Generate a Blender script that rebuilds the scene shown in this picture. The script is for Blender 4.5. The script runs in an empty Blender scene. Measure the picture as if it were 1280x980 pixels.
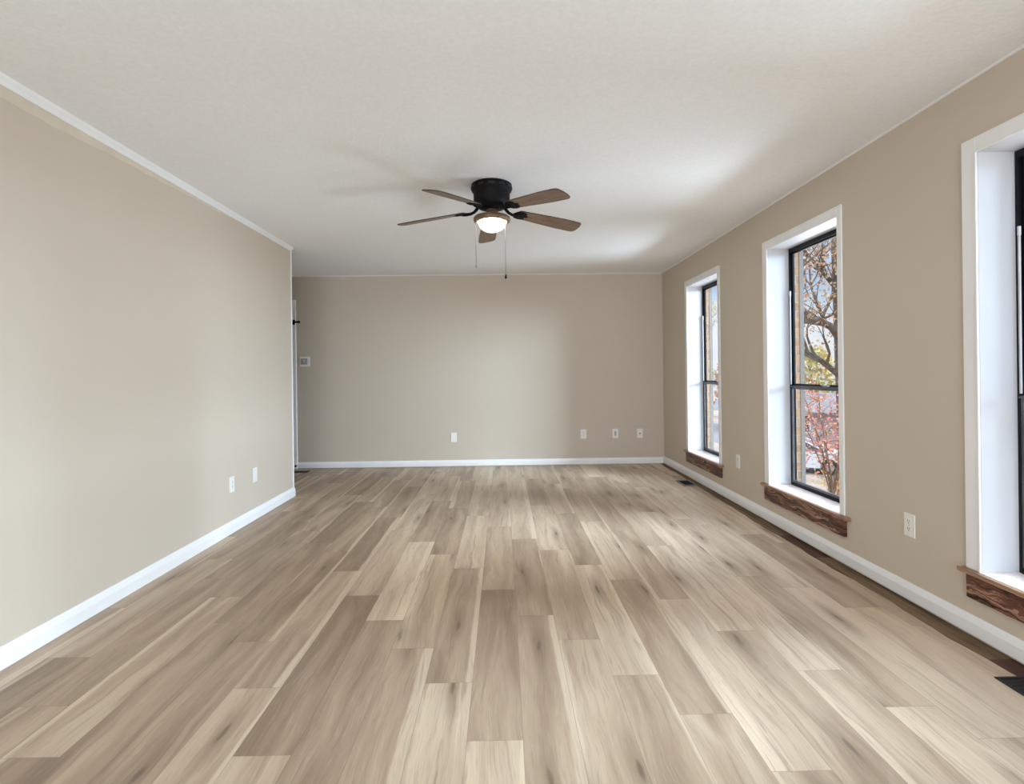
import bpy, math, random
from mathutils import Vector, Matrix
PI = math.pi
sc = bpy.context.scene
col = sc.collection

# ------------------------------------------------------------------ camera, world, lights, exposure
HC = 1.1848                       # lens height above the floor
YAW, ROLL = 0.0170, -0.0120
cam_d = bpy.data.cameras.new('camera'); cam = bpy.data.objects.new('camera', cam_d); col.objects.link(cam)
cam_d.sensor_width = 36.0; cam_d.lens = 680.0 / 1280.0 * 36.0
cam_d.shift_x = 0.0; cam_d.shift_y = -(490.0 - 466.0) / 1280.0
cam_d.clip_start = 0.02; cam_d.clip_end = 400
cam.matrix_world = (Matrix.Translation((0, 0, HC)) @ Matrix.Rotation(-YAW, 4, 'Z')
                    @ Matrix.Rotation(PI / 2, 4, 'X') @ Matrix.Rotation(ROLL, 4, 'Z'))
sc.camera = cam

sc.view_settings.view_transform = 'Standard'; sc.view_settings.look = 'None'
sc.view_settings.exposure = 0.13; sc.view_settings.gamma = 1.0
sc.view_settings.use_curve_mapping = False
sc.cycles.max_bounces = 12; sc.cycles.diffuse_bounces = 8; sc.cycles.transparent_max_bounces = 16
sc.cycles.use_denoising = True
sc.cycles.sample_clamp_indirect = 4.0
sc.cycles.caustics_reflective = False; sc.cycles.caustics_refractive = False

SKY_LOW, SKY_HIGH = 0.92, 5.5
REAR_W, REAR_UP_W, SKY_FILL_W, BOUNCE_FILL_W, SUN_W = 165.0, 160.0, 2600.0, 2350.0, 1.2

def s2l(c):
    c = c / 255.0
    return c / 12.92 if c <= 0.04045 else ((c + 0.055) / 1.055) ** 2.4
def rgb(r, g, b): return (s2l(r), s2l(g), s2l(b), 1.0)

class NT:
    """small helper around a node tree"""
    def __init__(s, tree): s.t = tree; s.n = tree.nodes; s.l = tree.links
    def node(s, typ, **kw):
        n = s.n.new(typ)
        for k, v in kw.items():
            if k == 'ins':
                for kk, vv in v.items(): s.set(n, kk, vv)
            else: setattr(n, k, v)
        return n
    def set(s, n, k, v):
        if hasattr(v, 'is_output') or isinstance(v, bpy.types.NodeSocket): s.l.new(v, n.inputs[k])
        else: n.inputs[k].default_value = v
    def math(s, op, a, b=None, c=None, clamp=False):
        n = s.n.new('ShaderNodeMath'); n.operation = op; n.use_clamp = clamp
        s.set(n, 0, a)
        if b is not None: s.set(n, 1, b)
        if c is not None: s.set(n, 2, c)
        return n.outputs[0]
    def ss(s, x, a, b):            # smooth step of x from a to b
        n = s.n.new('ShaderNodeMapRange'); n.interpolation_type = 'SMOOTHSTEP'
        s.set(n, 'Value', x); s.set(n, 'From Min', a); s.set(n, 'From Max', b)
        return n.outputs[0]
    def mix(s, f, a, b, blend='MIX'):
        n = s.n.new('ShaderNodeMix'); n.data_type = 'RGBA'; n.blend_type = blend
        s.set(n, 0, f); s.set(n, 6, a); s.set(n, 7, b)
        return n.outputs[2]
    def noise(s, vec, scale, detail=3, rough=0.55, dist=0.0):
        n = s.n.new('ShaderNodeTexNoise'); s.set(n, 'Vector', vec)
        n.inputs['Scale'].default_value = scale; n.inputs['Detail'].default_value = detail
        n.inputs['Roughness'].default_value = rough; n.inputs['Distortion'].default_value = dist
        return n.outputs[0]
    def comb(s, x, y, z=0.0):
        n = s.n.new('ShaderNodeCombineXYZ'); s.set(n, 0, x); s.set(n, 1, y); s.set(n, 2, z); return n.outputs[0]
    def sep(s, v):
        n = s.n.new('ShaderNodeSeparateXYZ'); s.set(n, 0, v); return n.outputs
    def ramp(s, f, stops):
        n = s.n.new('ShaderNodeValToRGB'); s.set(n, 0, f); e = n.color_ramp.elements
        e[0].position, e[0].color = stops[0]; e[1].position, e[1].color = stops[-1]
        for p, c in stops[1:-1]: k = e.new(p); k.color = c
        return n.outputs[0]

w = bpy.data.worlds.new('sky'); sc.world = w; w.use_nodes = True
T = NT(w.node_tree); T.n.clear()
tc = T.node('ShaderNodeTexCoord').outputs['Generated']
x_, y_, z_ = T.sep(tc)
up = T.math('MAXIMUM', z_, 0.0)
blue = T.ramp(up, [(0.0, rgb(222, 234, 247)), (0.25, rgb(160, 198, 242)), (1.0, rgb(205, 222, 246))])
cl = T.ss(T.noise(T.comb(x_, y_, T.math('MULTIPLY', z_, 2.5)), 3.4, 6, 0.6), 0.46, 0.66)
skyc = T.mix(cl, blue, rgb(246, 249, 253))
stren = T.math('ADD', SKY_LOW, T.math('MULTIPLY', T.ss(up, 0.40, 0.85), SKY_HIGH - SKY_LOW))
bg = T.node('ShaderNodeBackground', ins={'Color': skyc, 'Strength': stren})
T.l.new(bg.outputs[0], T.node('ShaderNodeOutputWorld').inputs[0])

def area(name, loc, target, sx, sy, watts, color, portal=False):
    d = bpy.data.lights.new(name, 'AREA'); d.shape = 'RECTANGLE'; d.size = sx; d.size_y = sy
    d.energy = watts; d.color = color
    o = bpy.data.objects.new(name, d); col.objects.link(o); o.location = loc
    o.rotation_euler = (Vector(target) - Vector(loc)).to_track_quat('-Z', 'Y').to_euler()
    if portal: d.cycles.is_portal = True
    return o
sun_d = bpy.data.lights.new('sun', 'SUN'); sun_d.energy = SUN_W; sun_d.angle = 0.03; sun_d.color = (1.0, 0.94, 0.85)
sun = bpy.data.objects.new('sun', sun_d); col.objects.link(sun)
sun.rotation_euler = Vector((0.62, 0.25, -0.62)).to_track_quat('-Z', 'Y').to_euler(); sun.location = (-5, -3, 9)
# added fill lamps behind the camera, one facing forward, one aimed up
area('rear_fill_lamp', (0, -5.05, 1.2), (0, 4, 1.3), 3.4, 2.2, REAR_W, (0.88, 0.92, 1.0))
area('rear_up_fill_lamp', (0, -4.0, 0.15), (0, 1, 2.44), 3.4, 2.0, REAR_UP_W, (0.68, 0.87, 1.0))
# added panel lamps outside the windows, boosting the sky and yard light
area('sky_fill_panel', (9.5, 2.25, 3.0), (-2.0, 3.5, 1.0), 4.5, 2.4, SKY_FILL_W, (0.65, 0.82, 1.0))
area('high_sky_fill_panel', (9.5, 2.25, 5.7), (-2.0, 3.5, 1.0), 4.5, 3.0, SKY_FILL_W * 0.30, (0.74, 0.89, 1.0))
area('yard_bounce_fill_panel', (8.4, 7.6, -2.02), (0.6, 6.0, 1.8), 10.5, 2.2, BOUNCE_FILL_W, (0.72, 0.87, 1.0))

# ------------------------------------------------------------------ mesh helpers
class MB:
    def __init__(s): s.v = []; s.f = []; s.m = []; s.uv = {}; s.sm = []
    def face(s, idx, mi=0, uv=None, smooth=False):
        if uv: s.uv[len(s.f)] = uv
        s.f.append(tuple(idx)); s.m.append(mi); s.sm.append(smooth)
    def quad(s, a, b, c, d, mi=0, uv=None):
        n = len(s.v); s.v += [tuple(a), tuple(b), tuple(c), tuple(d)]; s.face((n, n+1, n+2, n+3), mi, uv)
    def box(s, x0, x1, y0, y1, z0, z1, mi=0, M=None):
        P = [(x0,y0,z0),(x1,y0,z0),(x1,y1,z0),(x0,y1,z0),(x0,y0,z1),(x1,y0,z1),(x1,y1,z1),(x0,y1,z1)]
        if M is not None: P = [tuple(M @ Vector(p)) for p in P]
        n = len(s.v); s.v += P
        for q in ((0,3,2,1),(4,5,6,7),(0,1,5,4),(1,2,6,5),(2,3,7,6),(3,0,4,7)): s.face([n+i for i in q], mi)
        return s
    def bbox(s, x0, x1, y0, y1, z0, z1, b, mi=0, M=None):      # box with chamfered edges
        n = len(s.v); idx = {}
        X = (x0, x1); Y = (y0, y1); Z = (z0, z1); sg = (1, -1)
        for i in (0,1):
            for j in (0,1):
                for k in (0,1):
                    c = (X[i], Y[j], Z[k]); d = (sg[i]*b, sg[j]*b, sg[k]*b)
                    for a in range(3):
                        p = [c[t] + (0 if t == a else d[t]) for t in range(3)]
                        if M is not None: p = tuple(M @ Vector(p))
                        idx[i,j,k,a] = len(s.v); s.v.append(tuple(p))
        for a in range(3):
            o = [t for t in range(3) if t != a]
            for e in (0,1):
                loop = []
                for u, v in ((0,0),(1,0),(1,1),(0,1)):
                    key = [0,0,0]; key[a] = e; key[o[0]] = u; key[o[1]] = v
                    loop.append(idx[key[0],key[1],key[2],a])
                if (e == 0) != (a == 1): loop.reverse()
                s.face(loop, mi)
        for a in range(3):           # chamfers along axis a
            o = [t for t in range(3) if t != a]
            for u in (0,1):
                for v in (0,1):
                    ks = []
                    for e in (0,1):
                        key = [0,0,0]; key[a] = e; key[o[0]] = u; key[o[1]] = v; ks.append(tuple(key))
                    s.face((idx[ks[0]+(o[0],)], idx[ks[1]+(o[0],)], idx[ks[1]+(o[1],)], idx[ks[0]+(o[1],)]), mi)
        for i in (0,1):
            for j in (0,1):
                for k in (0,1): s.face((idx[i,j,k,0], idx[i,j,k,1], idx[i,j,k,2]), mi)
        return s
    def tube(s, pts, rad, seg=8, mi=0, caps=True):
        pts = [Vector(p) for p in pts]; n = len(pts)
        if not hasattr(rad, '__len__'): rad = [rad] * n
        base = len(s.v); up = None
        for i, p in enumerate(pts):
            t = (pts[min(i+1,n-1)] - pts[max(i-1,0)]).normalized()
            if up is None: up = Vector((0,0,1)) if abs(t.z) < .9 else Vector((1,0,0))
            u = (up - t * up.dot(t)).normalized(); v = t.cross(u); up = u
            for k in range(seg):
                a = 2*PI*k/seg; s.v.append(tuple(p + (u*math.cos(a) + v*math.sin(a)) * rad[i]))
        for i in range(n-1):
            for k in range(seg):
                a = base+i*seg+k; b = base+i*seg+(k+1)%seg
                s.face((a, b, b+seg, a+seg), mi, smooth=True)
        if caps:
            s.face([base+k for k in reversed(range(seg))], mi); s.face([base+(n-1)*seg+k for k in range(seg)], mi)
        return s
    def lathe(s, prof, seg=48, mi=0, c=(0,0), caps=True):       # prof: (r, z) list
        base = len(s.v); n = len(prof)
        for r, z in prof:
            for k in range(seg):
                a = 2*PI*k/seg; s.v.append((c[0]+r*math.cos(a), c[1]+r*math.sin(a), z))
        for i in range(n-1):
            for k in range(seg):
                a = base+i*seg+k; b = base+i*seg+(k+1)%seg
                s.face((a, b, b+seg, a+seg), mi, smooth=True)
        if caps:
            if prof[0][0] > 1e-5: s.face([base+k for k in reversed(range(seg))], mi)
            if prof[-1][0] > 1e-5: s.face([base+(n-1)*seg+k for k in range(seg)], mi)
        return s
    def prism(s, poly, h0, h1, M=None, mi=0):                   # poly in xy, extruded in z, then moved by M
        n = len(poly); base = len(s.v)
        for h in (h0, h1):
            for x, y in poly:
                p = Vector((x, y, h)); s.v.append(tuple(M @ p if M is not None else p))
        s.face([base+i for i in reversed(range(n))], mi); s.face([base+n+i for i in range(n)], mi)
        for i in range(n):
            j = (i+1) % n; s.face((base+i, base+j, base+n+j, base+n+i), mi)
        return s
    def build(s, name, mats, parent=None, auto=None):
        me = bpy.data.meshes.new(name); me.from_pydata(s.v, [], s.f); 
        if not isinstance(mats, (list, tuple)): mats = [mats]
        for m in mats: me.materials.append(m)
        uvl = me.uv_layers.new(name='UVMap')
        for p in me.polygons:
            p.material_index = s.m[p.index]; p.use_smooth = s.sm[p.index]
            given = s.uv.get(p.index)
            nx, ny, nz = (abs(c) for c in p.normal)
            for q, li in enumerate(p.loop_indices):
                if given: uvl.data[li].uv = given[q]; continue
                x, y, z = me.vertices[me.loops[li].vertex_index].co
                uvl.data[li].uv = (y, z) if nx >= ny and nx >= nz else ((x, z) if ny >= nz else (x, y))
        me.update()
        o = bpy.data.objects.new(name, me); col.objects.link(o)
        if parent is not None: o.parent = parent
        return o

def empty(name, loc=(0,0,0), rot=0.0):
    o = bpy.data.objects.new(name, None); col.objects.link(o); o.location = loc; o.rotation_euler = (0,0,rot)
    o.empty_display_size = 0.05; return o
def tag(o, label, cat=None, group=None, kind=None):
    o['label'] = label
    if cat: o['category'] = cat
    if group: o['group'] = group
    if kind: o['kind'] = kind
    return o
def struct(o, label, cat): return tag(o, label, cat, kind='structure')
def copy_tree(o, parent=None):
    c = o.copy(); col.objects.link(c); c.parent = parent
    for ch in list(o.children): copy_tree(ch, c)
    return c

# ------------------------------------------------------------------ materials
def mat(name, color, rough=0.6, metal=0.0, spec=0.5, emit=None, estr=1.0, bump=None, noise_col=None):
    """bump = (scale, strength, distance); noise_col = (scale, other colour, amount)"""
    m = bpy.data.materials.new(name); m.use_nodes = True
    t = NT(m.node_tree); b = t.n['Principled BSDF']
    b.inputs['Roughness'].default_value = rough; b.inputs['Metallic'].default_value = metal
    b.inputs['Specular IOR Level'].default_value = spec
    oc = t.node('ShaderNodeTexCoord').outputs['Object']
    if noise_col:
        c = t.mix(t.math('MULTIPLY', t.ss(t.noise(oc, noise_col[0], 4), 0.3, 0.7), noise_col[2]), color, noise_col[1])
        t.set(b, 'Base Color', c)
    else: b.inputs['Base Color'].default_value = color
    if emit: b.inputs['Emission Color'].default_value = emit; b.inputs['Emission Strength'].default_value = estr
    if bump:
        bn = t.node('ShaderNodeBump', ins={'Strength': bump[1], 'Distance': bump[2], 'Height': t.noise(oc, bump[0], 4, 0.6)})
        t.set(b, 'Normal', bn.outputs[0])
    return m

WALL = mat('beige_wall_paint', rgb(199, 188, 173), 0.75, spec=0.25, bump=(140, 0.10, 0.002), noise_col=(1.2, rgb(196, 185, 170), 0.6))
TANPAINT = mat('tan_undercoat', rgb(212, 202, 186), 0.7, spec=0.25, noise_col=(9, rgb(203, 192, 174), 0.8))
CEIL = mat('white_textured_ceiling', rgb(242, 243, 244), 0.85, spec=0.2, bump=(55, 0.35, 0.004), noise_col=(60, rgb(235, 236, 237), 0.7))
TRIM = mat('white_trim_paint', rgb(236, 237, 238), 0.35, bump=(30, 0.02, 0.001), noise_col=(4, rgb(230, 231, 232), 0.6))
JAMB = mat('white_jamb_paint', rgb(203, 205, 209), 0.4, noise_col=(3, rgb(198, 201, 206), 0.5))
PLATE = mat('white_plastic', rgb(232, 231, 226), 0.35, noise_col=(40, rgb(226, 225, 220), 0.4))
SLOT = mat('dark_slot', rgb(60, 62, 66), 0.6, noise_col=(90, rgb(45, 46, 50), 0.5))
GREYP = mat('grey_insert', rgb(176, 174, 172), 0.5, noise_col=(90, rgb(160, 158, 156), 0.5))
BLACK = mat('black_metal', rgb(12, 11, 11), 0.6, spec=0.15, noise_col=(25, rgb(19, 17, 17), 0.5))
CHAIN = mat('dull_chain_metal', rgb(58, 55, 52), 0.6, spec=0.2, noise_col=(50, rgb(46, 43, 41), 0.6))
BRONZE = mat('aged_bronze', rgb(128, 108, 86), 0.42, 0.55, noise_col=(30, rgb(84, 66, 50), 0.6))
WFRAME = mat('dark_window_aluminium', rgb(13, 13, 16), 0.5, 0.0, spec=0.25, noise_col=(12, rgb(20, 21, 25), 0.5))
SASH = mat('grey_window_aluminium', rgb(104, 104, 108), 0.4, 0.4, noise_col=(9, rgb(72, 74, 80), 0.7))
BALANCE = mat('pale_balance_cover', rgb(212, 214, 220), 0.45, noise_col=(9, rgb(190, 192, 198), 0.5))
CHROME = mat('bright_latch_metal', rgb(210, 208, 206), 0.25, 0.9, noise_col=(40, rgb(180, 178, 176), 0.5))
STEEL = mat('register_steel', rgb(150, 146, 142), 0.35, 0.8, noise_col=(30, rgb(110, 106, 102), 0.6))
DARKVOID = mat('dark_register', rgb(14, 14, 16), 0.6, noise_col=(30, rgb(24, 24, 26), 0.6))
GREYTRIM = mat('grey_exterior_trim', rgb(124, 116, 107), 0.7, noise_col=(8, rgb(108, 102, 95), 0.7))
SHINGLE = mat('grey_roof_shingle', rgb(122, 120, 120), 0.8, noise_col=(3, rgb(104, 102, 102), 0.8))
SIDING = mat('pale_siding', rgb(160, 164, 172), 0.7, noise_col=(2, rgb(146, 150, 158), 0.6))
CARPAINT = mat('white_car_paint', rgb(222, 224, 228), 0.2, noise_col=(2, rgb(214, 217, 222), 0.5))
CARGLASS = mat('dark_car_glass', rgb(46, 50, 54), 0.1, noise_col=(2, rgb(60, 64, 68), 0.5))
RUBBER = mat('tyre_rubber', rgb(48, 46, 46), 0.8, noise_col=(8, rgb(62, 60, 58), 0.6))
BARK = mat('grey_bark', rgb(124, 110, 96), 0.9, bump=(30, 0.5, 0.02), noise_col=(7, rgb(88, 78, 68), 0.9))
STEM = mat('brown_stem_bark', rgb(140, 112, 92), 0.9, noise_col=(9, rgb(104, 82, 66), 0.8))
ASPHALT = mat('grey_driveway', rgb(128, 124, 120), 0.9, noise_col=(2, rgb(112, 108, 104), 0.8))

def leaf_mat(name, cols):
    m = bpy.data.materials.new(name); m.use_nodes = True; t = NT(m.node_tree); b = t.n['Principled BSDF']
    g = t.node('ShaderNodeNewGeometry').outputs['Random Per Island']
    t.set(b, 'Base Color', t.ramp(g, [(i/(len(cols)-1), c) for i, c in enumerate(cols)]))
    b.inputs['Roughness'].default_value = 0.6
    tr = t.node('ShaderNodeBsdfTranslucent'); t.set(tr, 'Color', t.ramp(g, [(i/(len(cols)-1), c) for i, c in enumerate(cols)]))
    mx = t.node('ShaderNodeMixShader'); mx.inputs[0].default_value = 0.25
    t.l.new(b.outputs[0], mx.inputs[1]); t.l.new(tr.outputs[0], mx.inputs[2])
    t.l.new(mx.outputs[0], t.n['Material Output'].inputs[0]); return m
LEAF_ORANGE = leaf_mat('autumn_oak_leaves', [rgb(196, 146, 108), rgb(222, 176, 132), rgb(170, 126, 96), rgb(206, 186, 150)])
LEAF_RED = leaf_mat('red_shrub_leaves', [rgb(226, 138, 124), rgb(206, 100, 92), rgb(228, 170, 150), rgb(214, 150, 110), rgb(196, 176, 128)])
LEAF_YELLOW = leaf_mat('yellow_green_leaves', [rgb(206, 196, 120), rgb(184, 184, 118), rgb(216, 180, 120), rgb(168, 172, 112)])
LEAF_GOLD = leaf_mat('golden_weed_leaves', [rgb(222, 180, 96), rgb(200, 150, 84), rgb(226, 200, 140)])

def glass_mat():
    m = bpy.data.materials.new('window_glass'); m.use_nodes = True; t = NT(m.node_tree); t.n.clear()
    tr = t.node('ShaderNodeBsdfTransparent', ins={'Color': (0.95, 0.96, 0.96, 1)})
    gl = t.node('ShaderNodeBsdfGlossy', ins={'Roughness': 0.02, 'Color': (1, 1, 1, 1)})
    fr = t.node('ShaderNodeFresnel', ins={'IOR': 1.25})
    bf = t.node('ShaderNodeNewGeometry').outputs['Backfacing']
    mx = t.node('ShaderNodeMixShader', ins={0: t.math('MULTIPLY', fr.outputs[0], t.math('SUBTRACT', 1.0, bf))})
    t.l.new(tr.outputs[0], mx.inputs[1]); t.l.new(gl.outputs[0], mx.inputs[2])
    t.l.new(mx.outputs[0], t.node('ShaderNodeOutputMaterial').inputs[0]); return m
GLASS = glass_mat()

def wood_mat(name, c_mid, c_dark, c_light, axis=1, rough=0.5, sc_=1.0, light_amt=0.5, dark_amt=0.8, use='Object', bump=0.0, warp=0.6):
    """streaky wood whose grain runs along the given axis"""
    m = bpy.data.materials.new(name); m.use_nodes = True; t = NT(m.node_tree); b = t.n['Principled BSDF']
    tcn = t.node('ShaderNodeTexCoord').outputs[use]
    s = [22*sc_] * 3; s[axis] = 1.6*sc_
    mp = t.node('ShaderNodeMapping'); t.set(mp, 'Vector', tcn); mp.inputs['Scale'].default_value = s
    v = mp.outputs[0]
    n1 = t.noise(v, 1.0, 6, 0.62, warp); n2 = t.noise(v, 3.2, 5, 0.6, warp*.5); n3 = t.noise(v, 0.45, 3, 0.5, warp)
    c = t.mix(t.math('MULTIPLY', t.ss(n1, 0.44, 0.66), dark_amt), c_mid, c_dark)
    c = t.mix(t.math('MULTIPLY', t.ss(n3, 0.52, 0.72), light_amt), c, c_light)
    c = t.mix(t.math('MULTIPLY', t.ss(n2, 0.52, 0.68), dark_amt*.6), c, c_dark)
    t.set(b, 'Base Color', c); b.inputs['Roughness'].default_value = rough
    if bump:
        bn = t.node('ShaderNodeBump', ins={'Strength': bump, 'Distance': 0.004, 'Height': n1}); t.set(b, 'Normal', bn.outputs[0])
    return m
def apron_mat():
    m = bpy.data.materials.new('distressed_apron_wood'); m.use_nodes = True; t = NT(m.node_tree); b = t.n['Principled BSDF']
    oc = t.node('ShaderNodeTexCoord').outputs['Object']; x, y, z = t.sep(oc)
    wv = t.math('MULTIPLY', t.math('SUBTRACT', t.noise(t.comb(t.math('MULTIPLY', y, 5.0), t.math('MULTIPLY', z, 9.0)), 1.0, 3), 0.5), 0.10)
    zz = t.math('ADD', z, wv)
    g1 = t.noise(t.comb(t.math('MULTIPLY', y, 3.2), t.math('MULTIPLY', zz, 60.0)), 1.0, 5, 0.65, 0.6)
    g2 = t.noise(t.comb(t.math('MULTIPLY', y, 6.0), t.math('MULTIPLY', zz, 120.0), 4.0), 1.0, 4, 0.6)
    g3 = t.noise(t.comb(t.math('MULTIPLY', y, 6.0), t.math('MULTIPLY', zz, 22.0), 9.0), 1.0, 4, 0.6)
    c = t.mix(t.ss(g3, 0.38, 0.62), rgb(116, 70, 52), rgb(74, 42, 32))
    c = t.mix(t.math('MULTIPLY', t.ss(g1, 0.53, 0.60), 0.9), c, rgb(176, 142, 122))
    c = t.mix(t.ss(g1, 0.46, 0.41), c, rgb(26, 13, 10))
    c = t.mix(t.math('MULTIPLY', t.ss(g2, 0.56, 0.64), 0.8), c, rgb(30, 16, 12))
    c = t.mix(t.math('MULTIPLY', t.ss(g3, 0.64, 0.72), 0.6), c, rgb(186, 160, 144))
    t.set(b, 'Base Color', c); b.inputs['Roughness'].default_value = 0.4
    bn = t.node('ShaderNodeBump', ins={'Strength': 0.7, 'Distance': 0.004, 'Height': g1}); t.set(b, 'Normal', bn.outputs[0]); return m
APRON = apron_mat()
STOOL = wood_mat('brown_stool_wood', rgb(150, 116, 90), rgb(96, 64, 46), rgb(186, 156, 132), 1, 0.35, 1.6, 0.6, 0.8)
BLADEW = wood_mat('walnut_blade', rgb(122, 100, 82), rgb(84, 62, 48), rgb(142, 120, 100), 0, 0.5, 2.2, 0.5, 0.75)
BLADEE = wood_mat('dark_blade_edge', rgb(62, 46, 38), rgb(40, 30, 26), rgb(82, 64, 54), 0, 0.5, 2.2)
UNDER = wood_mat('brown_floor_edge', rgb(118, 95, 69), rgb(62, 45, 31), rgb(150, 126, 98), 1, 0.75, 0.8, 0.6, 0.8)
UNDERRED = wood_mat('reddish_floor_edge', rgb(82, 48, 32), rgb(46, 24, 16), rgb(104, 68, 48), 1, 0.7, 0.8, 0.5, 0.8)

def sill_mat():
    m = bpy.data.materials.new('pale_sheen_sill'); m.use_nodes = True; t = NT(m.node_tree); b = t.n['Principled BSDF']
    oc = t.node('ShaderNodeTexCoord').outputs['Object']
    c = t.mix(t.ss(t.noise(oc, 9, 5, 0.65), 0.42, 0.68), rgb(236, 226, 222), rgb(214, 198, 190))  # pale colour stands in for sky reflected in the varnished wood
    c = t.mix(t.math('MULTIPLY', t.ss(t.noise(oc, 60, 3, 0.6), 0.62, 0.7), 0.6), c, rgb(180, 150, 138))
    t.set(b, 'Base Color', c); b.inputs['Roughness'].default_value = 0.25; return m
SILLTOP = sill_mat()

def brick_mat():
    m = bpy.data.materials.new('tan_brick'); m.use_nodes = True; t = NT(m.node_tree); b = t.n['Principled BSDF']
    uv = t.node('ShaderNodeTexCoord').outputs['UV']
    br = t.node('ShaderNodeTexBrick'); t.set(br, 'Vector', uv)
    br.inputs['Scale'].default_value = 1.0; br.inputs['Brick Width'].default_value = 0.205; br.inputs['Row Height'].default_value = 0.068
    br.inputs['Mortar Size'].default_value = 0.006; br.inputs['Mortar Smooth'].default_value = 0.2; br.inputs['Bias'].default_value = 0.1
    br.inputs['Color1'].default_value = rgb(176, 138, 102); br.inputs['Color2'].default_value = rgb(146, 112, 86); br.inputs['Mortar'].default_value = rgb(158, 148, 136)
    c = t.mix(t.math('MULTIPLY', t.ss(t.noise(uv, 22, 4), 0.4, 0.7), 0.5), br.outputs['Color'], rgb(186, 154, 118))
    t.set(b, 'Base Color', c); b.inputs['Roughness'].default_value = 0.9
    bn = t.node('ShaderNodeBump', ins={'Strength': 0.6, 'Distance': 0.005, 'Height': t.math('SUBTRACT', 1.0, br.outputs['Fac'])}); t.set(b, 'Normal', bn.outputs[0])
    return m
BRICK = brick_mat()

def ground_mat():
    m = bpy.data.materials.new('leaf_strewn_lawn'); m.use_nodes = True; t = NT(m.node_tree); b = t.n['Principled BSDF']
    oc = t.node('ShaderNodeTexCoord').outputs['Object']
    c = t.mix(t.ss(t.noise(oc, 0.8, 5), 0.4, 0.62), rgb(168, 146, 132), rgb(146, 128, 102))
    c = t.mix(t.math('MULTIPLY', t.ss(t.noise(oc, 14, 4, 0.7), 0.5, 0.65), 0.8), c, rgb(146, 110, 84))
    c = t.mix(t.math('MULTIPLY', t.ss(t.noise(oc, 22, 3, 0.7), 0.56, 0.66), 0.7), c, rgb(182, 166, 156))
    t.set(b, 'Base Color', c); b.inputs['Roughness'].default_value = 0.95; return m
LAWN = ground_mat()

# ------------------------------------------------------------------ plank floor
XL, XR, ZB, ZL, H = -2.0527, 2.0519, 6.9237, 5.382, 2.44
PW, PL = 0.1815, 1.22
FX0, FY0, FY1 = -3.75, -5.2, ZB
X_REF = 0.2330                                     # a seam between two rows of planks
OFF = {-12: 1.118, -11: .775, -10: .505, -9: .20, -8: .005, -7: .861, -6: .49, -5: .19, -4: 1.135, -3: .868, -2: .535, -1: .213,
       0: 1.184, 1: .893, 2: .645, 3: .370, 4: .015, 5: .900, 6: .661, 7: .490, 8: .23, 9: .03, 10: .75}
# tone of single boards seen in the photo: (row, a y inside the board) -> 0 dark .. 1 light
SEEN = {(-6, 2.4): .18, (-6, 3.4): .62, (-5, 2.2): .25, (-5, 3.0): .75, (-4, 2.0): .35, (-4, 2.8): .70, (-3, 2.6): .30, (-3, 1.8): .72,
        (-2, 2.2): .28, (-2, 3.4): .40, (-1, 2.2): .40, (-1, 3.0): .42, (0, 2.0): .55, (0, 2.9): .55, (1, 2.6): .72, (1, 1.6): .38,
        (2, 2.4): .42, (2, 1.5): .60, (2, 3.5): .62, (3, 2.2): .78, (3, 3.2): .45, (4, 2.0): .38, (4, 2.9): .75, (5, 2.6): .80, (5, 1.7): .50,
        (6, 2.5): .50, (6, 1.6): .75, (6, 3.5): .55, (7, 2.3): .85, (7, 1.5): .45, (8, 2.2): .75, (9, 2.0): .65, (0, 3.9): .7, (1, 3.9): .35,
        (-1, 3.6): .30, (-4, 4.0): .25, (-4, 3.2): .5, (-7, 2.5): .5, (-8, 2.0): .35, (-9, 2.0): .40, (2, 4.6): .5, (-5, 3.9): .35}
rnd = random.Random(11)
fl = MB(); cols = []
i = math.floor((FX0 - X_REF) / PW)
while X_REF + i*PW < XR:
    xa, xb = X_REF + i*PW, X_REF + (i+1)*PW
    off = OFF.get(i, rnd.random()*PL)
    k = math.floor((FY0 - off) / PL)
    while off + k*PL < FY1:
        ya, yb = off + k*PL, off + (k+1)*PL
        r1, r2, r3 = rnd.random(), rnd.random(), rnd.random()
        tone = 0.30 + 0.45*r3 + (0.06 if i >= 4 else (-0.10 if i <= -7 else 0.0))  # side bias puts window light into the board tone
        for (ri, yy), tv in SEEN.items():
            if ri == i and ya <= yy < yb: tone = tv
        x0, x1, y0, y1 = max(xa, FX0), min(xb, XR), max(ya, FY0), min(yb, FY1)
        tone += .08 if i >= 4 else (-.08 if i <= -6 else 0)  # window-side rows brightened and left rows dimmed, light painted into the tone
        if x1 > x0 and y1 > y0:
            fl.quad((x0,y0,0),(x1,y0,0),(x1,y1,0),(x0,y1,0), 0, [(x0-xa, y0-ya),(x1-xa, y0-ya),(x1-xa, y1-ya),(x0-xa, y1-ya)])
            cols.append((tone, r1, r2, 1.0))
        k += 1
    i += 1
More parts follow.
